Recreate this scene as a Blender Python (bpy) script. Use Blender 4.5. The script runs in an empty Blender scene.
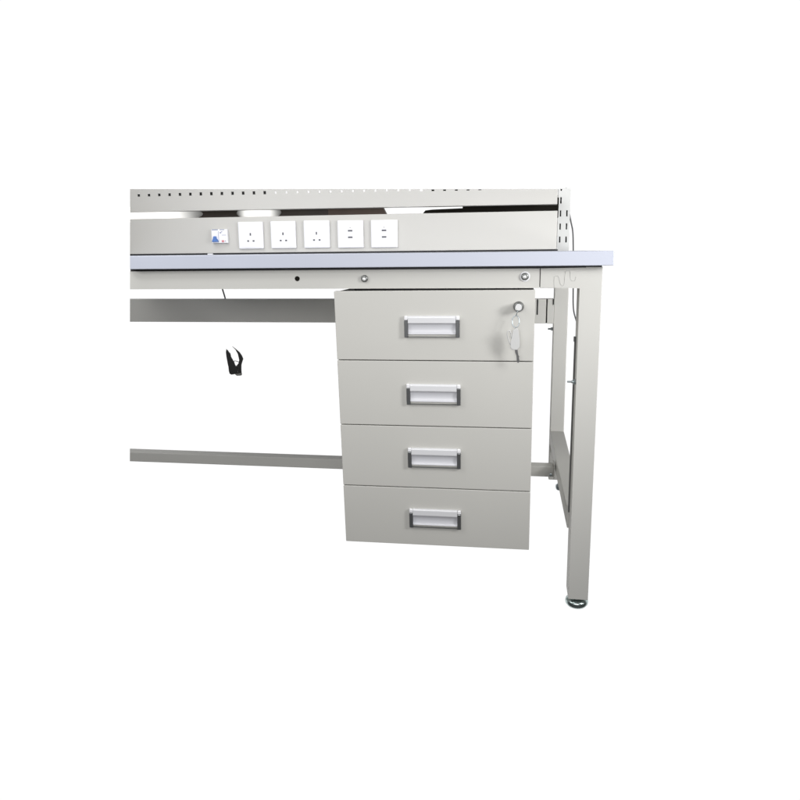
import bpy, bmesh, math, random
from mathutils import Vector, Matrix

C = bpy.context.scene.collection
S = bpy.context.scene

# ------------------------------------------------------------------ camera
cam_d = bpy.data.cameras.new('camera')
cam = bpy.data.objects.new('camera', cam_d)
C.objects.link(cam)
cam_d.sensor_width = 36.0
cam_d.lens = 36.0 * 721.505 / 800.0
cam_d.clip_start = 0.05
cam_d.clip_end = 500
cam.matrix_world = (Matrix.Translation((-0.15722, -1.41513, 0.75254))
                    @ Matrix.Rotation(0.16121, 4, 'Z') @ Matrix.Rotation(1.36813, 4, 'X')
                    @ Matrix.Rotation(-0.01137, 4, 'Z'))
S.camera = cam

# ------------------------------------------------------------------ white surround, key lamp and added fill lamps
world = bpy.data.worlds.new('World')
S.world = world
world.use_nodes = True
wt = world.node_tree
bg = wt.nodes['Background']
# white only towards the view, dimmed elsewhere so added lamps shape the fronts
w_tc = wt.nodes.new('ShaderNodeTexCoord')
w_sep = wt.nodes.new('ShaderNodeSeparateXYZ')
w_map = wt.nodes.new('ShaderNodeMapRange')
w_map.interpolation_type = 'SMOOTHSTEP'
w_map.inputs['From Min'].default_value = 0.15
w_map.inputs['From Max'].default_value = 0.45
w_up = wt.nodes.new('ShaderNodeMapRange')          # white dimmed overhead to keep upper faces darker
w_up.interpolation_type = 'SMOOTHSTEP'
w_up.inputs['From Min'].default_value = 0.36
w_up.inputs['From Max'].default_value = 0.56
w_up.inputs['To Min'].default_value = 1.0
w_up.inputs['To Max'].default_value = 0.0
w_mul = wt.nodes.new('ShaderNodeMath')
w_mul.operation = 'MULTIPLY'
w_map.inputs['To Min'].default_value = 0.0
w_map.inputs['To Max'].default_value = 1.0
w_mix = wt.nodes.new('ShaderNodeMapRange')
w_mix.inputs['To Min'].default_value = 0.08
w_mix.inputs['To Max'].default_value = 1.03
wt.links.new(w_tc.outputs['Generated'], w_sep.inputs[0])
wt.links.new(w_sep.outputs['Y'], w_map.inputs['Value'])
wt.links.new(w_sep.outputs['Z'], w_up.inputs['Value'])
wt.links.new(w_map.outputs['Result'], w_mul.inputs[0])
wt.links.new(w_up.outputs['Result'], w_mul.inputs[1])
wt.links.new(w_mul.outputs[0], w_mix.inputs['Value'])
wt.links.new(w_mix.outputs['Result'], bg.inputs['Strength'])
bg.inputs['Color'].default_value = (1.0, 1.0, 1.0, 1)


def area(name, loc, target, size, power, spread, colour=(1, 1, 1)):
    d = bpy.data.lights.new(name, 'AREA')
    d.shape = 'RECTANGLE'
    d.size, d.size_y = size
    d.energy = power
    d.color = colour
    d.spread = math.radians(spread)
    o = bpy.data.objects.new(name, d)
    C.objects.link(o)
    o.location = loc
    o.rotation_euler = (Vector(target) - Vector(loc)).to_track_quat('-Z', 'Y').to_euler()
    return o


area('key_light', (1.0, -0.7, 1.0), (-0.1, 0.1, 0.7), (0.28, 0.28), 3.4, 90)
area('left_light', (-1.5, -0.8, 1.1), (-0.7, 0.2, 0.7), (0.3, 0.3), 1.4, 90)  # added unseen lamps from here down, fitted to each part's brightness
area('top_left_light', (-1.0, -0.6, 1.4), (-0.8, 0.1, 0.70), (1.0, 0.2), 1.8, 120)
area('overhead_fill', (-1.1, -0.1, 1.6), (-1.0, 0.3, 0.5), (1.0, 0.4), 5.9, 170)  # added overhead fill lamp, fitted to brighten the left part
area('front_light', (-0.3, -1.7, 0.85), (-0.3, 0.3, 0.4), (1.2, 0.3), 4.2, 90)
area('right_light', (0.5, -0.55, 1.05), (-0.02, 0.0, 0.7), (0.25, 0.25), 0.6, 70)
area('side_light', (1.1, 0.15, 0.33), (-0.03, 0.755, 0.5), (0.2, 0.3), 1.1, 60)
area('upper_side_light', (0.9, 0.1, 1.1), (-0.03, 0.7, 0.85), (0.2, 0.3), 1.6, 70)

S.view_settings.view_transform = 'Standard'
S.view_settings.look = 'None'
S.view_settings.exposure = 0.0
S.view_settings.gamma = 1.0


# ------------------------------------------------------------------ materials
def mat(name, col, rough=0.5, metal=0.0, bump=0.0, bscale=600.0, var=0.0, vscale=6.0, coat=0.0, spec=0.5,
        trans=0.0, emit=None, ior=1.45):
    m = bpy.data.materials.new(name)
    m.use_nodes = True
    nt = m.node_tree
    b = nt.nodes['Principled BSDF']
    b.inputs['Base Color'].default_value = (*col, 1)
    b.inputs['Roughness'].default_value = rough
    b.inputs['Metallic'].default_value = metal
    b.inputs['Specular IOR Level'].default_value = spec
    b.inputs['Coat Weight'].default_value = coat
    b.inputs['Transmission Weight'].default_value = trans
    b.inputs['IOR'].default_value = ior
    if emit:
        b.inputs['Emission Color'].default_value = (*emit[0], 1)
        b.inputs['Emission Strength'].default_value = emit[1]
    tc = nt.nodes.new('ShaderNodeTexCoord')
    if var:
        n = nt.nodes.new('ShaderNodeTexNoise')
        n.inputs['Scale'].default_value = vscale
        n.inputs['Detail'].default_value = 4
        nt.links.new(tc.outputs['Object'], n.inputs['Vector'])
        r = nt.nodes.new('ShaderNodeMapRange')
        r.inputs['From Min'].default_value = 0.3
        r.inputs['From Max'].default_value = 0.7
        r.inputs['To Min'].default_value = 1 - var
        r.inputs['To Max'].default_value = 1 + var
        nt.links.new(n.outputs['Fac'], r.inputs['Value'])
        mx = nt.nodes.new('ShaderNodeVectorMath')
        mx.operation = 'SCALE'
        mx.inputs[0].default_value = col
        nt.links.new(r.outputs['Result'], mx.inputs['Scale'])
        nt.links.new(mx.outputs['Vector'], b.inputs['Base Color'])
        r2 = nt.nodes.new('ShaderNodeMapRange')
        r2.inputs['To Min'].default_value = max(0.02, rough - 0.07)
        r2.inputs['To Max'].default_value = min(1, rough + 0.07)
        nt.links.new(n.outputs['Fac'], r2.inputs['Value'])
        nt.links.new(r2.outputs['Result'], b.inputs['Roughness'])
    if bump:
        n = nt.nodes.new('ShaderNodeTexNoise')
        n.inputs['Scale'].default_value = bscale
        n.inputs['Detail'].default_value = 2
        nt.links.new(tc.outputs['Object'], n.inputs['Vector'])
        bp = nt.nodes.new('ShaderNodeBump')
        bp.inputs['Strength'].default_value = bump
        bp.inputs['Distance'].default_value = 0.0004
        nt.links.new(n.outputs['Fac'], bp.inputs['Height'])
        nt.links.new(bp.outputs['Normal'], b.inputs['Normal'])
    return m


PAINT = (0.512, 0.507, 0.482)
M_paint = mat('grey_powder_coat', PAINT, 0.55, bump=0.06, var=0.02, vscale=3, spec=0.15)
M_panel = mat('panel_powder_coat', (0.520, 0.512, 0.486), 0.42, bump=0.05, var=0.012, vscale=3, spec=0.4)
M_drawer = mat('drawer_powder_coat', (0.522, 0.515, 0.486), 0.45, bump=0.06, var=0.012, vscale=4)
M_top = mat('blue_grey_laminate', (0.458, 0.480, 0.558), 0.4, var=0.02, vscale=9)
M_dark = mat('black_filler', (0.012, 0.012, 0.014), 0.6)  # black for filler strips in dark gaps
M_shadowgap = mat('dark_interior', (0.02, 0.02, 0.02), 0.8)  # near-black standing for shade in gaps and hollows
M_plastic = mat('white_plastic', (0.80, 0.80, 0.82), 0.3)
M_hole = mat('socket_slot_dark', (0.11, 0.11, 0.125), 0.6)
M_zinc = mat('zinc_plated_steel', (0.40, 0.45, 0.47), 0.34, metal=0.8, var=0.1, vscale=60)
M_chrome = mat('chrome', (0.70, 0.71, 0.73), 0.28, metal=0.75)
M_cap = mat('dark_chrome', (0.22, 0.225, 0.23), 0.3, metal=0.8)
M_bar = mat('pale_lilac_plastic', (0.66, 0.662, 0.68), 0.3, coat=0.3)
M_label = mat('label_window_plastic', (0.58, 0.583, 0.615), 0.4, coat=0.1)
M_blue = mat('blue_switch', (0.07, 0.17, 0.46), 0.4)
M_red = mat('pink_red_button', (0.60, 0.22, 0.24), 0.4)
M_print = mat('grey_print', (0.30, 0.32, 0.42), 0.6)
M_brown = mat('dim_room_brown', (0.022, 0.015, 0.010), 0.5, var=0.25, vscale=9)  # brown of the dim room, put on its stand-in strips
M_brown_lit = mat('lit_room_brown', (0.055, 0.034, 0.023), 0.5, var=0.2, vscale=12)  # lighter copy of the room brown, standing for its better-lit part
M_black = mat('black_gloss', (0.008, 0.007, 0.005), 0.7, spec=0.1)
M_cable = mat('grey_cable', (0.07, 0.07, 0.075), 0.5)
M_clip = mat('black_clip_plastic', (0.006, 0.006, 0.006), 0.45)
M_pad = mat('grey_rubber_pad', (0.22, 0.22, 0.21), 0.6)
M_key = mat('key_clear_plastic', (0.56, 0.56, 0.555), 0.2, coat=0.5)
M_steel = mat('key_steel', (0.22, 0.22, 0.22), 0.35, metal=0.8)
M_lockface = mat('lock_face', (0.75, 0.75, 0.75), 0.3, metal=0.3)
M_upright = mat('upright_lit_coat', (0.62, 0.625, 0.615), 0.45, bump=0.05, var=0.012, vscale=3, spec=0.3)  # lighter copy of the grey coat, standing for the strong light here
M_cover = mat('cable_cover_grey', (0.10, 0.10, 0.10), 0.5)
M_foot = mat('zinc_foot', (0.46, 0.54, 0.53), 0.27, metal=1.0, var=0.15, vscale=80)
M_etch = mat('etched_line', (0.445, 0.445, 0.425), 0.5)


# ------------------------------------------------------------------ mesh helpers
def add_box(bm, x0, x1, y0, y1, z0, z1, bevel=0.0, mi=0, seg=2):
    v = [bm.verts.new((x, y, z)) for x in (x0, x1) for y in (y0, y1) for z in (z0, z1)]
    fs = []
    for q in ((0, 1, 3, 2), (4, 6, 7, 5), (0, 4, 5, 1), (2, 3, 7, 6), (0, 2, 6, 4), (1, 5, 7, 3)):
        f = bm.faces.new([v[i] for i in q])
        f.material_index = mi
        fs.append(f)
    if bevel:
        es = list({e for f in fs for e in f.edges})
        r = bmesh.ops.bevel(bm, geom=es, offset=bevel, segments=seg, affect='EDGES', profile=0.5)
        for f in r['faces']:
            f.material_index = mi
    return fs


def add_prism(bm, pts, y0, y1, mi=0, bevel=0.0):
    """outline pts (x, z) extruded along Y"""
    a = [bm.verts.new((x, y0, z)) for x, z in pts]
    b = [bm.verts.new((x, y1, z)) for x, z in pts]
    fs = [bm.faces.new(a), bm.faces.new(list(reversed(b)))]
    n = len(pts)
    for i in range(n):
        fs.append(bm.faces.new((a[(i + 1) % n], a[i], b[i], b[(i + 1) % n])))
    for f in fs:
        f.material_index = mi
    if bevel:
        es = list({e for f in fs[:2] for e in f.edges})
        r = bmesh.ops.bevel(bm, geom=es, offset=bevel, segments=2, affect='EDGES', profile=0.5)
        for f in r['faces']:
            f.material_index = mi


def add_lathe(bm, prof, centre, axis='Z', n=32, mi=0, smooth=True):
    rings = []
    cx, cy, cz = centre
    for r, h in prof:
        ring = []
        for i in range(n):
            a = 2 * math.pi * i / n
            p, q = r * math.cos(a), r * math.sin(a)
            co = {'Z': (cx + p, cy + q, cz + h), 'Y': (cx + p, cy + h, cz + q), 'X': (cx + h, cy + p, cz + q)}[axis]
            ring.append(bm.verts.new(co))
        rings.append(ring)
    for a, b in zip(rings, rings[1:]):
        for i in range(n):
            f = bm.faces.new((a[i], a[(i + 1) % n], b[(i + 1) % n], b[i]))
            f.material_index = mi
            f.smooth = smooth
    for ring in (rings[0], rings[-1]):
        f = bm.faces.new(ring)
        f.material_index = mi


def add_tube(bm, pts, r, n=10, mi=0, closed=False):
    pts = [Vector(p) for p in pts]
    rings = []
    N = len(pts)
    prev = None
    for i, p in enumerate(pts):
        a = pts[(i - 1) % N] if (closed or i > 0) else p
        b = pts[(i + 1) % N] if (closed or i < N - 1) else p
        t = (b - a).normalized()
        if prev is None:
            ref = Vector((0, 0, 1)) if abs(t.z) < 0.9 else Vector((0, 1, 0))
            u = t.cross(ref).normalized()
        else:
            u = (prev - t * prev.dot(t)).normalized()
        prev = u
        w = t.cross(u)
        rings.append([bm.verts.new(p + u * r * math.cos(2 * math.pi * k / n) + w * r * math.sin(2 * math.pi * k / n)) for k in range(n)])
    pairs = list(zip(rings, rings[1:])) + ([(rings[-1], rings[0])] if closed else [])
    for a, b in pairs:
        for k in range(n):
            f = bm.faces.new((a[k], a[(k + 1) % n], b[(k + 1) % n], b[k]))
            f.smooth = True
            f.material_index = mi
    if not closed:
        bm.faces.new(rings[0]).material_index = mi
        bm.faces.new(rings[-1]).material_index = mi


def smooth_path(pts, sub=6):
    pts = [Vector(p) for p in pts]
    out = []
    for i in range(len(pts) - 1):
        p0, p1, p2, p3 = pts[max(i - 1, 0)], pts[i], pts[i + 1], pts[min(i + 2, len(pts) - 1)]
        for k in range(sub):
            t = k / sub
            out.append(0.5 * ((2 * p1) + (p2 - p0) * t + (2 * p0 - 5 * p1 + 4 * p2 - p3) * t * t + (3 * p1 - p0 - 3 * p2 + p3) * t ** 3))
    out.append(pts[-1])
    return out


def add_plate(bm, x0, x1, z0, z1, y0, y1, holes, mi=0):
    """flat plate in the XZ plane between y0 (front) and y1 with real rectangular holes (hx0,hx1,hz0,hz1)"""
    xs = sorted({x0, x1, *[h[0] for h in holes], *[h[1] for h in holes]})
    zs = sorted({z0, z1, *[h[2] for h in holes], *[h[3] for h in holes]})
    vs = {}

    def V(i, j, y):
        k = (i, j, y)
        if k not in vs:
            vs[k] = bm.verts.new((xs[i], y, zs[j]))
        return vs[k]
    nx, nz = len(xs) - 1, len(zs) - 1

    def solid(i, j):
        if i < 0 or j < 0 or i >= nx or j >= nz:
            return False
        cx, cz = (xs[i] + xs[i + 1]) / 2, (zs[j] + zs[j + 1]) / 2
        return not any(h[0] < cx < h[1] and h[2] < cz < h[3] for h in holes)
    for i in range(nx):
        for j in range(nz):
            if not solid(i, j):
                continue
            bm.faces.new((V(i, j, y0), V(i + 1, j, y0), V(i + 1, j + 1, y0), V(i, j + 1, y0))).material_index = mi
            bm.faces.new((V(i, j, y1), V(i, j + 1, y1), V(i + 1, j + 1, y1), V(i + 1, j, y1))).material_index = mi
            for di, dj, a, b in ((-1, 0, (i, j), (i, j + 1)), (1, 0, (i + 1, j + 1), (i + 1, j)), (0, -1, (i + 1, j), (i, j)), (0, 1, (i, j + 1), (i + 1, j + 1))):
                if not solid(i + di, j + dj):
                    bm.faces.new((V(*a, y0), V(*b, y0), V(*b, y1), V(*a, y1))).material_index = mi


def root_loc(o):
    while o.parent:
        o = o.parent
    return o.location


def obj(name, bm, mats, parent=None, label=None, warp=None):
    if warp:
        for v in bm.verts:
            v.co = warp(v.co)
    if parent is not None:
        L = root_loc(parent)
        for v in bm.verts:
            v.co -= L
    bmesh.ops.recalc_face_normals(bm, faces=bm.faces)
    me = bpy.data.meshes.new(name)
    bm.to_mesh(me)
    bm.free()
    for m in (mats if isinstance(mats, (list, tuple)) else [mats]):
        me.materials.append(m)
    o = bpy.data.objects.new(name, me)
    C.objects.link(o)
    if parent is not None:
        o.parent = parent
    if label:
        o['label'] = label
    return o


def box(name, dims, m, parent, bevel=0.0, label=None):
    bm = bmesh.new()
    add_box(bm, *dims, bevel=bevel)
    return obj(name, bm, m, parent, label)


def thing(name, label, cat, loc, group=None):
    o = bpy.data.objects.new(name, None)
    o.empty_display_size = 0.05
    C.objects.link(o)
    o.location = loc
    o['label'] = label
    o['category'] = cat
    if group:
        o['group'] = group
    return o


ZF = 0.0205          # level the feet stand on

# ------------------------------------------------------------------ the workbench
def cut_left(bm, yf):
    """the photograph shows the bench only up to here: trim the left ends on one plane"""
    for v in bm.verts:
        if v.co.x < -0.9 and v.co.x < -1.0205 - 0.5603 * yf + 0.094 * v.co.z + 0.018:
            v.co.x = -1.0205 - 0.5603 * v.co.y + 0.094 * v.co.z


bench = thing('workbench', 'grey steel workbench with blue-grey top, socket panel and perforated rail', 'workbench', (-0.6, 0.37, ZF))


bm = bmesh.new()
add_box(bm, -0.940, 0.0169, -0.020, 0.750, 0.7234, 0.750, bevel=0.0012)
cut_left(bm, -0.02)
top = obj('tabletop', bm, M_top, bench)
bm = bmesh.new()
add_box(bm, -0.9535, -0.030, 0.003, 0.70, 0.7186, 0.7233)  # black layer standing for the shaded gap between top and apron
add_box(bm, -0.030, -0.001, 0.004, 0.70, 0.7206, 0.7233)
obj('gap_shade_layer', bm, M_dark, top)

# front apron beam with hole and bolts
bm = bmesh.new()
HX, HZ = -0.5932, 0.7019
add_plate(bm, -0.9546, -0.1158, 0.6818, 0.7185, 0.0, 0.0015, [(HX - 0.0032, HX + 0.0032, HZ - 0.004, HZ + 0.004)])
add_box(bm, -0.9546, -0.1158, 0.0016, 0.028, 0.6818, 0.6833)
add_box(bm, -0.9546, -0.1158, 0.0016, 0.028, 0.7170, 0.7185)
cut_left(bm, 0.0)
apron = obj('apron', bm, M_paint, bench)
bm = bmesh.new()
add_box(bm, -0.9546, -0.1158, 0.0285, 0.030, 0.6840, 0.7165)
obj('apron_web', bm, M_shadowgap, apron)
bm = bmesh.new()
add_lathe(bm, [(0.0050, 0.0), (0.0050, -0.0004)], (HX, -0.0001, HZ), 'Y', 24)
obj('bolt_hole', bm, M_black, apron)


M_ring = mat('dark_zinc', (0.22, 0.225, 0.22), 0.35, metal=0.7)  # darker zinc for bolt heads, handle rims and lock barrel


def bolt(x, z, y, r, parent, washer):
    bm = bmesh.new()
    if washer:
        add_lathe(bm, [(r * 1.35, 0.0), (r * 1.35, -0.0008), (r * 1.25, -0.0012)], (x, y, z), 'Y', 28, 0)
    add_lathe(bm, [(r, -0.0001), (r, -0.0030), (r * 0.9, -0.0042), (r * 0.62, -0.0050), (r * 0.55, -0.0050), (r * 0.50, -0.0036)], (x, y, z), 'Y', 28, 1)
    add_lathe(bm, [(r * 0.48, -0.0036), (r * 0.40, -0.0048), (r * 0.1, -0.0052)], (x - r * 0.1, y, z - r * 0.1), 'Y', 20, 2)
    return obj('bolt', bm, [M_bar, M_ring, M_lockface], parent)


bolt(-0.4552, 0.7013, 0.0, 0.0070, apron, False)
bolt(-0.1432, 0.7036, 0.0, 0.0072, apron, True)

# right leg frame: corner bracket + front leg in one welded L, rear leg, rails
bm = bmesh.new()
add_prism(bm, [(-0.1143, 0.7187), (-0.1143, 0.6818), (-0.0397, 0.6818), (-0.0397, 0.0450), (0.0, 0.0450), (0.0, 0.7205), (-0.030, 0.7205), (-0.030, 0.7187)], 0.0, 0.062, bevel=0.0010)
leg = obj('front_leg', bm, M_paint, bench)
bm = bmesh.new()
hook = [(-0.0879, 0.6818), (-0.0885, 0.7015), (-0.0862, 0.7041), (-0.0807, 0.7030), (-0.0769, 0.6901), (-0.0732, 0.6856), (-0.0695, 0.690),
        (-0.068, 0.711), (-0.0647, 0.7140), (-0.0598, 0.7127), (-0.0581, 0.6985), (-0.0545, 0.6952), (-0.0502, 0.6957), (-0.0487, 0.7022)]
add_tube(bm, [(x, -0.0001, z) for x, z in smooth_path([(a, b, 0) for a, b in hook]) for x, z in [(x, z)]] if False else
         [(p.x, -0.0001, p.y) for p in smooth_path([(a, b, 0) for a, b in hook])], 0.00045, 6)
obj('etched_outline', bm, M_etch, leg)
bm = bmesh.new()
add_lathe(bm, [(0.0030, 0.0), (0.0030, -0.008), (0.0018, -0.0085), (0.0018, -0.016), (0.0012, -0.0165)], (-0.0397, 0.022, 0.4975), 'X', 16)
add_lathe(bm, [(0.0058, 0.0), (0.0058, -0.004)], (-0.0397, 0.022, 0.4975), 'X', 6, smooth=False)
obj('bolt', bm, M_zinc, leg)


bm = bmesh.new()
add_box(bm, -0.0440, -0.0398, 0.050, 0.061, 0.573, 0.583, 0.0008)
add_box(bm, -0.0426, -0.0398, 0.051, 0.060, 0.215, 0.5728, 0.0006)
obj('cable_cover', bm, M_cover, leg)


def foot(x, y, ztop, s, parent, m=None):
    bm = bmesh.new()
    add_lathe(bm, [(0.0135 * s, 0.0), (0.0190 * s, 0.0020), (0.0232 * s, 0.0075), (0.0238 * s, 0.0120), (0.0225 * s, 0.0165), (0.0150 * s, 0.0190), (0.012 * s, 0.0200)], (x, y, ZF), 'Z', 40)
    add_lathe(bm, [(0.0120 * s, 0.0195), (0.0120 * s, ztop - ZF)], (x, y, ZF), 'Z', 6, smooth=False)
    return obj('levelling_foot', bm, m or M_foot, parent)


foot(-0.0205, 0.0220, 0.0460, 1.0, leg)

RX0, RX1 = -0.0500, -0.0091
bm = bmesh.new()
add_box(bm, RX0, RX1, 0.7554, 0.795, 0.060, 0.7490, 0.002)
rleg = obj('rear_leg', bm, M_paint, bench)
foot(-0.0150, 0.780, 0.0605, 0.50, rleg, M_zinc)
bm = bmesh.new()
add_lathe(bm, [(0.0048, 0.0), (0.0048, -0.006), (0.0026, -0.0065), (0.0026, -0.0145)], (RX0, 0.775, 0.5225), 'X', 16)
obj('bolt', bm, M_zinc, rleg)

bm = bmesh.new()
add_box(bm, RX0, RX1 + 0.0004, 0.0622, 0.7552, 0.1760, 0.2147, 0.0015)
for v in bm.verts:                      # the rail runs slightly skew, 7 mm narrower where it meets the front leg
    if v.co.x < -0.03 and v.co.y < 0.4:
        v.co.x += 0.0070
obj('foot_rail', bm, M_paint, bench)
box('side_rail', (-0.0393, -0.0010, 0.0622, 0.7552, 0.6835, 0.7180), M_paint, bench)

# low rear stretcher, butts on the foot rail through a flange
bm = bmesh.new()
add_box(bm, -1.2545, -0.0530, 0.450, 0.487, 0.1650, 0.1935, 0.002)
cut_left(bm, 0.45)
st = obj('stretcher', bm, M_paint, bench)
bm = bmesh.new()
add_box(bm, -0.0529, -0.0501, 0.444, 0.493, 0.1600, 0.1990)
obj('flange', bm, M_paint, st)
bm = bmesh.new()
add_lathe(bm, [(0.0042, 0.0), (0.0042, -0.004), (0.0020, -0.0045)], (-0.0600, 0.4499, 0.172), 'Y', 6, smooth=False)
obj('bolt', bm, M_zinc, st)

# upper rear beam and its end plate
bm = bmesh.new()
add_box(bm, -1.3890, -0.0720, 0.7554, 0.7854, 0.5402, 0.6125, 0.0015)
cut_left(bm, 0.755)
beam = obj('rear_beam', bm, M_paint, bench)
bm = bmesh.new()
add_box(bm, -0.0690, -0.0501, 0.7530, 0.7850, 0.5402, 0.6125, 0.001)
obj('end_plate', bm, M_paint, beam)
bm = bmesh.new()
add_box(bm, -0.0722, -0.0688, 0.7590, 0.7840, 0.5410, 0.6120)  # black strip standing for the shade in the groove
add_box(bm, -0.0995, -0.0955, 0.7548, 0.7560, 0.5660, 0.6115)
add_box(bm, -0.0530, -0.0502, 0.7515, 0.7528, 0.5960, 0.6122)
obj('slot', bm, M_dark, beam)

# slotted upright standing on the rear leg, cut where the photograph ends
UX0, UX1 = -0.0471, -0.0134
bm = bmesh.new()
holes = []
for k in range(5):
    zc = 0.8907 - 0.0363 * k
    if k < 5:
        holes.append((-0.0418, -0.0378, zc - 0.0085, zc + 0.0085))
        if k:
            holes.append((-0.0240, -0.0200, zc - 0.0085, zc + 0.0085))
holes.append((-0.0418, -0.0378, 0.9165, 0.9235))
holes = [h for h in holes if h[2] > 0.7502]
add_plate(bm, UX0, UX1, 0.7502, 0.9232, 0.7554, 0.7574, holes)
add_box(bm, UX0, UX0 + 0.002, 0.7575, 0.795, 0.7502, 0.9232)
add_box(bm, UX1 - 0.002, UX1, 0.7575, 0.795, 0.7502, 0.9232)
upright = obj('slotted_upright', bm, M_upright, bench)
bm = bmesh.new()
add_box(bm, UX0 + 0.0022, UX1 - 0.0022, 0.764, 0.7945, 0.7503, 0.9225)  # dark filler standing for the shade inside the hollow upright
obj('upright_dark_fill', bm, M_shadowgap, upright)

# socket panel
PX0, PX1 = -1.2800, -0.0563
bm = bmesh.new()
add_box(bm, PX0, PX1, 0.600, 0.640, 0.7545, 0.8545, 0.0012)
cut_left(bm, 0.60)
panel = obj('power_panel', bm, M_panel, bench)
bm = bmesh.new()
add_box(bm, PX0 - 0.008, PX1 + 0.004, 0.603, 0.637, 0.7501, 0.7544)  # black strip standing for the shadow in the gap under the panel
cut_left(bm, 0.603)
obj('gap_shade_strip', bm, M_dark, panel)
bm = bmesh.new()
add_box(bm, -1.044, -1.028, 0.5985, 0.6028, 0.7502, 0.7535, 0.0006)
obj('spacer', bm, M_plastic, panel)
bm = bmesh.new()
add_box(bm, -0.100, -0.060, 0.6402, 0.762, 0.790, 0.830)
add_box(bm, -0.0598, -0.0473, 0.757, 0.762, 0.790, 0.830)
add_box(bm, -0.100, -0.060, 0.6402, 0.762, 0.885, 0.905)
add_box(bm, -0.0598, -0.0473, 0.757, 0.762, 0.885, 0.905)
obj('support_arm', bm, M_panel, upright)


def socket(xa, za, xb, zb, kind):
    x0, x1, z0, z1 = xa, xb, zb, za
    cx, cz = (x0 + x1) / 2, (z0 + z1) / 2
    bm = bmesh.new()
    add_box(bm, x0, x1, 0.5925, 0.5999, z0, z1, 0.0022)
    hs = []
    if kind == 'pin':
        pz = cz + 0.0005
        hs = [(cx - 0.0022, cx + 0.0022, pz - 0.002, pz + 0.0058), (cx - 0.0105, cx - 0.0045, pz - 0.0188, pz - 0.0142), (cx + 0.0055, cx + 0.0115, pz - 0.0188, pz - 0.0142)]
    else:
        hs = [(cx - 0.0066, cx + 0.0066, cz + 0.0065, cz + 0.0112), (cx - 0.0066, cx + 0.0066, cz - 0.0112, cz - 0.0065), (cx - 0.0012, cx + 0.0012, cz + 0.0160, cz + 0.0182)]
    add_plate(bm, x0 + 0.005, x1 - 0.005, z0 + 0.005, z1 - 0.005, 0.5910, 0.5922, hs)
    for h in hs:
        add_box(bm, h[0] + 0.0001, h[1] - 0.0001, 0.5916, 0.5924, h[2] + 0.0001, h[3] - 0.0001, mi=1)
    obj('wall_socket', bm, [M_plastic, M_hole], panel, 'white three-pin socket plate' if kind == 'pin' else 'white double usb socket plate')


for a in ((-0.945, 0.8405, -0.8715, 0.7657, 'pin'), (-0.8486, 0.8407, -0.7757, 0.7657, 'pin'), (-0.752, 0.8408, -0.678, 0.7657, 'pin'),
          (-0.6546, 0.8395, -0.5818, 0.7650, 'usb'), (-0.5598, 0.8390, -0.4857, 0.7645, 'usb')):
    socket(*a)

# little breaker with blue lever
bm = bmesh.new()
add_box(bm, -1.0245, -0.9765, 0.590, 0.5999, 0.7825, 0.8215, 0.0012)
br = obj('circuit_breaker', bm, M_plastic, panel)
bm = bmesh.new()
add_prism(bm, [(-1.0215, 0.7860), (-1.0035, 0.7860), (-1.0060, 0.7935), (-1.0095, 0.7950), (-1.0095, 0.8015), (-1.0165, 0.8015), (-1.0165, 0.7945), (-1.0190, 0.7920)], 0.5820, 0.5899, bevel=0.0008)
obj('lever', bm, M_blue, br)
bm = bmesh.new()
add_box(bm, -0.9935, -0.9870, 0.5870, 0.5899, 0.7850, 0.7905, 0.0008)
obj('test_button', bm, M_red, br)
bm = bmesh.new()
for (a, b, c, d) in ((-1.0225, -1.0040, 0.8185, 0.8212), (-0.9985, -0.9850, 0.8188, 0.8210), (-0.9990, -0.9945, 0.8095, 0.8130), (-0.9950, -0.9910, 0.8130, 0.8150),
                     (-0.9930, -0.9800, 0.8040, 0.8052), (-0.9845, -0.9815, 0.7870, 0.7895), (-1.0035, -1.0024, 0.786, 0.816)):
    add_box(bm, a, b, 0.5894, 0.5899, c, d)
obj('printed_marks', bm, M_print, br)

# perforated rail above the panel: every slot a real hole; its top edge is where the photograph ends
def rail_top(x):
    return 0.9386 + (x + 1.2686) * (0.9099 - 0.9386) / 1.2092


def rail_bottom(x):
    return 0.8752 - (x + 1.2744) * 0.0036 / 1.216


def hole_z(x):
    return 0.9213 - (x + 1.2431) * 0.0054


xs = [-1.2700]
x = -1.2431
hs = []
while x < -0.235:
    hs.append(x)
    x += 0.03166
cells = []
RH, RW = 0.0044, 0.0039
edges = [-1.2710]
for h in hs:
    r = RW if h < -0.85 or h > -0.42 else 0.0026
    edges += [h - r, h + r]
edges.append(-0.0575)
bm = bmesh.new()
Y0, Y1 = 0.600, 0.6016
for i in range(len(edges) - 1):
    a, b = edges[i], edges[i + 1]
    hole = (i % 2 == 1)
    def quad(za, zb):
        # za(x), zb(x): lower and upper edge functions
        v = [bm.verts.new((a, Y0, za(a))), bm.verts.new((b, Y0, za(b))), bm.verts.new((b, Y0, zb(b))), bm.verts.new((a, Y0, zb(a)))]
        w = [bm.verts.new((q.co.x, Y1, q.co.z)) for q in v]
        bm.faces.new(v)
        bm.faces.new(list(reversed(w)))
        for k in range(4):
            bm.faces.new((v[k], w[k], w[(k + 1) % 4], v[(k + 1) % 4]))
    mid = (a + b) / 2
    if hole and hole_z(mid) - RH < rail_top(mid):
        rh = RH if mid < -0.85 or mid > -0.42 else 0.0030
        zl = hole_z(mid) - rh
        zu = hole_z(mid) + rh
        quad(rail_bottom, lambda q: zl)
        if zu < rail_top(b) - 0.0003:
            quad(lambda q: zu, rail_top)
    else:
        quad(rail_bottom, rail_top)
n0 = len(bm.verts)
add_box(bm, -1.2710, -0.0575, 0.6017, 0.640, 0.0, 0.0012)
bm.verts.ensure_lookup_table()
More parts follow.
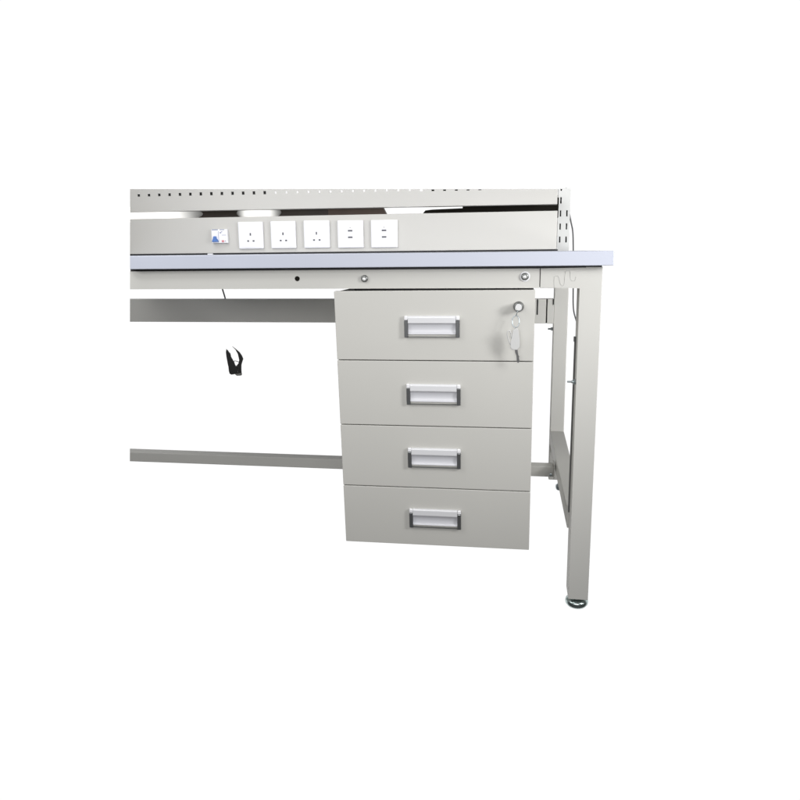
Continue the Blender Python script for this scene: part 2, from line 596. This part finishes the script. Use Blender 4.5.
for v in list(bm.verts)[n0:]:
    v.co.z += rail_bottom(v.co.x)
cut_left(bm, 0.60)
prail = obj('perforated_rail', bm, M_panel, bench)

# added strips stand in for the dim room seen through holes and slot
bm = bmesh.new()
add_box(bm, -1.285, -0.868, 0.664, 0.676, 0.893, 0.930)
obj('room_stand_in', bm, M_shadowgap, prail)
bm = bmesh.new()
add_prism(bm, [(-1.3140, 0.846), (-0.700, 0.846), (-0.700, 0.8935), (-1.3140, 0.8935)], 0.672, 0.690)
obj('room_stand_in', bm, M_brown, prail)
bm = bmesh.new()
add_prism(bm, [(-0.6998, 0.846), (-0.525, 0.846), (-0.530, 0.8580), (-0.548, 0.8935), (-0.6998, 0.8935)], 0.672, 0.690)  # lit stretch of the dim room, put in as a lighter brown
obj('room_stand_in', bm, M_brown_lit, prail)
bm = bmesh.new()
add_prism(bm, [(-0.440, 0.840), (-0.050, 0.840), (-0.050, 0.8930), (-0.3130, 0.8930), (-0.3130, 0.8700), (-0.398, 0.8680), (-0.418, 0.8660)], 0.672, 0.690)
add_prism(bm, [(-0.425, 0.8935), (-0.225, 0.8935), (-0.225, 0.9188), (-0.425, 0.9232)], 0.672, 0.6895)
obj('room_stand_in', bm, M_black, prail)

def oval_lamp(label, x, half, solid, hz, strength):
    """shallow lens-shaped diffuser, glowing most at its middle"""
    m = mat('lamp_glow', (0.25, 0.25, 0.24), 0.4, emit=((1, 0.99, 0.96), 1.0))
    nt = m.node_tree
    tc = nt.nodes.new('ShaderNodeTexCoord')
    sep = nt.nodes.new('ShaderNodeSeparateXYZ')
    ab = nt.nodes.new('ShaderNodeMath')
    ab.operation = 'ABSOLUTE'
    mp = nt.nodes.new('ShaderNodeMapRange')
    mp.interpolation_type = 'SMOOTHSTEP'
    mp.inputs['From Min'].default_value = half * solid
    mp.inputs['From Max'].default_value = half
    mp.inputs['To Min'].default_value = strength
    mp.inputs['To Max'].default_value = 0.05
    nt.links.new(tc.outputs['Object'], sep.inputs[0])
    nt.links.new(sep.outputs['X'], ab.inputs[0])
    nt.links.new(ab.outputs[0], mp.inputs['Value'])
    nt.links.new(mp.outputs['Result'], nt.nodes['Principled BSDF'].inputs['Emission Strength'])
    bm = bmesh.new()
    add_lathe(bm, [(1.0, 0.0), (1.0, -0.002), (0.91, -0.007), (0.68, -0.012), (0.30, -0.015), (0.015, -0.0156)], (0, 0, 0), 'Y', 48)
    for v in bm.verts:
        v.co = Vector((v.co.x * half, v.co.y, v.co.z * hz))
    for v in bm.verts:
        v.co.x = max(v.co.x, -1.3140 - x)
    o = obj('oval_lamp', bm, m)
    o.location = (x, 0.6719, 0.8690)
    o['label'] = label
    o['category'] = 'lamp'
    o['group'] = 'lamps glowing in the dark slot'


oval_lamp('short white oval lamp glowing in the dark slot above the first socket', -0.9085, 0.068, 0.35, 0.020, 1.2)
oval_lamp('long white lamp glowing at the left end of the slot under the perforated rail', -1.262, 0.180, 0.40, 0.026, 1.3)

# ------------------------------------------------------------------ drawer cabinet hung under the bench
RR, PP, YY, CF = -0.00362, -0.06571, 0.00232, -0.0120


def cw(co):
    dx, dz = co.x + 0.31, co.z - 0.679
    return Vector((co.x + RR * dz, co.y + CF + PP * dz + YY * dx, co.z - RR * dx))


cab = thing('drawer_cabinet', 'grey steel four-drawer cabinet hung under the workbench, keys in its top drawer', 'drawer cabinet', (-0.32, 0.25, 0.1375))
L, R = -0.5156, -0.1234
ZT, ZB = 0.6781, 0.1375
bm = bmesh.new()
add_box(bm, L + 0.0015, R - 0.0015, 0.0195, 0.480, ZB + 0.002, ZT - 0.0015)
carc = obj('carcass', bm, M_drawer, cab, warp=cw)
for ya in (0.050, 0.400):
    bm = bmesh.new()
    add_box(bm, L + 0.03, R - 0.03, ya, ya + 0.030, ZT - 0.0012, 0.7188 - 0.001)  # hanging rails, black to fill the shaded gap above the cabinet
    obj('hanging_rail', bm, M_dark, cab, warp=cw)
bm = bmesh.new()
add_box(bm, L + 0.004, R - 0.0025, 0.0165, 0.0194, ZB + 0.004, ZT - 0.003)  # near-black plate standing for shade in the gaps between drawers
obj('drawer_gap_shade', bm, M_shadowgap, carc, warp=cw)
bounds = [(0.5395, ZT), (0.4030, 0.5395), (0.2682, 0.4030), (ZB, 0.2682)]
hpos = [(-0.3211, 0.6077), (-0.3197, 0.4704), (-0.3199, 0.3351), (-0.3197, 0.1999)]
drawers = []
for (zb, zt), (hx, hz) in zip(bounds, hpos):
    top_d = zt == ZT
    bm = bmesh.new()
    add_box(bm, L, R, 0.0, 0.0160, zb + (0.0009 if zb > ZB else 0), zt - (0.0 if top_d else 0.0009), 0.0011)
    d = obj('drawer', bm, M_drawer, cab, 'locking top drawer front' if top_d else None, warp=cw)
    drawers.append(d)
    W, H = 0.1088, 0.0430
    # pull: rounded plastic bar over a curved label window, thin metal lower rim
    bm = bmesh.new()
    xa, xb = hx - W / 2 + 0.0075, hx + W / 2 - 0.0075
    n = 10
    prof = [(-0.0001, hz + H / 2)]
    for k in range(n + 1):
        t = k / n * math.pi / 2
        prof.append((-0.0030 - 0.0030 * math.sin(t), hz + H / 2 - 0.004 + 0.004 * math.cos(t)))
    prof += [(-0.0060, hz + 0.0085), (-0.0054, hz + 0.0068), (-0.0024, hz + 0.0062), (-0.0001, hz + 0.0062)]
    def sweep(prof, xa, xb, mi, smooth=True):
        a = [bm.verts.new((xa, y, z)) for y, z in prof]
        b = [bm.verts.new((xb, y, z)) for y, z in prof]
        m = len(prof)
        for k in range(m):
            f = bm.faces.new((a[k], b[k], b[(k + 1) % m], a[(k + 1) % m]))
            f.material_index = mi
        bm.faces.new(a).material_index = mi
        bm.faces.new(list(reversed(b))).material_index = mi
    sweep(prof, xa, xb, 0)
    pr = [(-0.0001, hz + 0.0061)]
    for k in range(13):
        t = k / 12
        pr.append((-0.0040 + 0.0030 * math.sin(t * math.pi) ** 0.8 if 0 < t < 1 else -0.0040, hz + 0.0061 - t * 0.0206))
    pr.append((-0.0001, hz - 0.0145))
    sweep(pr, xa, xb, 1)
    sweep([(-0.0001, hz - 0.0190), (-0.0050, hz - 0.0190), (-0.0050, hz - 0.0203), (-0.0001, hz - 0.0203)], xa, xb, 2)
    obj('handle', bm, [M_bar, M_label, M_ring], d, warp=cw)
    for s in (-1, 1):
        bm = bmesh.new()
        x0 = hx + s * (W / 2 - 0.0037)
        add_box(bm, x0 - 0.0037, x0 + 0.0037, -0.0064, -0.0002, hz - H / 2 + 0.0005, hz + H / 2 - 0.0085, 0.0009, 0)
        add_box(bm, x0 - 0.0037, x0 + 0.0037, -0.0062, -0.0002, hz + H / 2 - 0.0083, hz + H / 2 + 0.0002, 0.0018, 1)  # white block standing for the reflection on the chrome top corner
        obj('end_cap', bm, [M_cap, M_plastic], d, warp=cw)

# lock barrel
LX, LZ = -0.1541, 0.6468
bm = bmesh.new()
add_lathe(bm, [(0.0100, 0.0), (0.0100, -0.0015), (0.0088, -0.0020), (0.0088, -0.0170), (0.0078, -0.0185), (0.0070, -0.0185), (0.0066, -0.0172)], (LX, -0.0002, LZ), 'Y', 36, 0)
add_lathe(bm, [(0.0064, -0.0170), (0.0064, -0.0178), (0.0058, -0.0181)], (LX, -0.0002, LZ), 'Y', 36, 1)
obj('lock', bm, [M_ring, M_lockface], drawers[0], warp=cw)

# ------------------------------------------------------------------ key hanging from the lock
key = thing('hanging_key', 'small key with clear plastic head hanging from the lock of the top drawer', 'key', (-0.158, -0.03, 0.54))
bm = bmesh.new()
YK = -0.0205
cx, cz = -0.1590, 0.6200
add_tube(bm, [(cx + 0.0066 * math.cos(t), YK + 0.003 * math.sin(t), cz + 0.0110 * math.sin(t)) for t in [2 * math.pi * k / 28 for k in range(28)]], 0.0009, 8, closed=True)
add_tube(bm, [(LX - 0.001, -0.0180, LZ - 0.006), (LX - 0.003, YK + 0.0015, LZ - 0.010), (cx + 0.001, YK + 0.003, cz + 0.0110)], 0.0009, 8)
obj('ring', bm, M_zinc, key, warp=cw)
bm = bmesh.new()
add_prism(bm, [(-0.1640, 0.6035), (-0.1585, 0.6080), (-0.1540, 0.6050), (-0.1512, 0.5880), (-0.1508, 0.5720), (-0.1555, 0.5650), (-0.1650, 0.5660), (-0.1690, 0.5700), (-0.1672, 0.5830)], YK - 0.002, YK + 0.002, bevel=0.0012)
add_tube(bm, smooth_path([(-0.1680, YK, 0.575), (-0.1735, YK - 0.002, 0.5900), (-0.1745, YK - 0.003, 0.5990), (-0.1715, YK - 0.003, 0.6030), (-0.1680, YK - 0.002, 0.5985), (-0.1665, YK, 0.588)]), 0.0010, 8)
obj('head', bm, M_key, key, warp=cw)
bm = bmesh.new()
add_prism(bm, [(-0.1598, 0.5655), (-0.1545, 0.5655), (-0.1535, 0.5560), (-0.1510, 0.5525), (-0.1520, 0.5490), (-0.1505, 0.5450), (-0.1518, 0.5405), (-0.1540, 0.5400), (-0.1558, 0.5440), (-0.1562, 0.5540), (-0.1590, 0.5600)], YK - 0.001, YK + 0.001, bevel=0.0003)
obj('blade', bm, M_steel, key, warp=cw)

# ------------------------------------------------------------------ cables
bm = bmesh.new()
pts = [(-0.0246, 0.80, 0.9276), (-0.0146, 0.80, 0.8675), (-0.0068, 0.80, 0.8318), (-0.0006, 0.80, 0.8034), (0.0027, 0.80, 0.7519), (0.0055, 0.80, 0.690),
       (0.0065, 0.80, 0.6386), (0.0099, 0.80, 0.5767), (0.0229, 0.80, 0.532), (0.0290, 0.80, 0.4931), (0.0389, 0.80, 0.4569), (0.050, 0.80, 0.36), (0.052, 0.80, 0.20), (0.040, 0.80, 0.06), (0.030, 0.79, ZF + 0.003), (0.05, 0.72, ZF + 0.003)]
add_tube(bm, smooth_path(pts, 8), 0.0021, 10)
o = obj('power_cable', bm, M_cable)
o['label'] = 'thin grey cable running down the slotted upright and behind the front leg'
o['category'] = 'cable'
bm = bmesh.new()
pts = [(-1.105, 0.643, 0.800), (-1.105, 0.70, 0.795), (-1.107, 0.78, 0.765), (-1.100, 0.80, 0.700), (-1.0925, 0.80, 0.655), (-1.0812, 0.80, 0.6086), (-1.077, 0.80, 0.570), (-1.076, 0.80, 0.548)]
add_tube(bm, smooth_path(pts, 8), 0.0024, 10)
o = obj('earth_lead', bm, M_cable)
o['label'] = 'short dark lead hanging down behind the rear beam at the left'
o['category'] = 'cable'

# ------------------------------------------------------------------ black spring clip at the end of the lead
CX, CY, CZ = -1.0605, 0.80, 0.3615
clip = thing('spring_clip', 'black two-pronged spring clip hanging open below the rear beam', 'clip', (CX, CY, CZ))
SC = 1 / (16 * 306.0)                    # metres per traced unit


def P(u, v):
    return ((u - 416) * SC, (646 - v) * SC)


ang = math.atan2(CY + 1.415, CX + 0.157) - math.pi / 2


def cwp(co):
    ca, sa = math.cos(ang), math.sin(ang)
    return Vector((CX + co.x * ca - co.y * sa, CY + co.x * sa + co.y * ca, CZ + co.z))


bm = bmesh.new()
add_prism(bm, [P(*q) for q in ((290, 212), (308, 248), (350, 288), (360, 350), (376, 403), (402, 425), (404, 482), (425, 497), (455, 520), (455, 600), (405, 606), (385, 618), (345, 622), (318, 605), (308, 560), (306, 440), (284, 330), (280, 260))], -0.011, 0.011, bevel=0.0018)
obj('prong', bm, M_clip, clip, warp=cwp)
bm = bmesh.new()
add_prism(bm, [P(*q) for q in ((386, 175), (440, 222), (495, 275), (528, 330), (545, 378), (522, 438), (504, 468), (500, 520), (508, 600), (456, 604), (456, 512), (420, 496), (455, 482), (474, 455), (488, 400), (470, 290), (430, 225))], -0.009, 0.009, bevel=0.0016)
obj('prong', bm, M_clip, clip, warp=cwp)
bm = bmesh.new()
add_tube(bm, smooth_path([(P(370, 415)[0], 0, P(370, 415)[1]), (P(415, 408)[0], -0.002, P(415, 408)[1]), (P(455, 420)[0], -0.002, P(455, 420)[1]), (P(485, 442)[0], 0, P(485, 442)[1])]), 0.0011, 8)
obj('spring', bm, M_steel, clip, warp=cwp)
bm = bmesh.new()
add_prism(bm, [P(*q) for q in ((405, 606), (425, 604), (500, 604), (512, 618), (508, 638), (490, 646), (430, 646), (408, 630))], -0.008, 0.008, bevel=0.0015)
obj('pad', bm, M_pad, clip, warp=cwp)
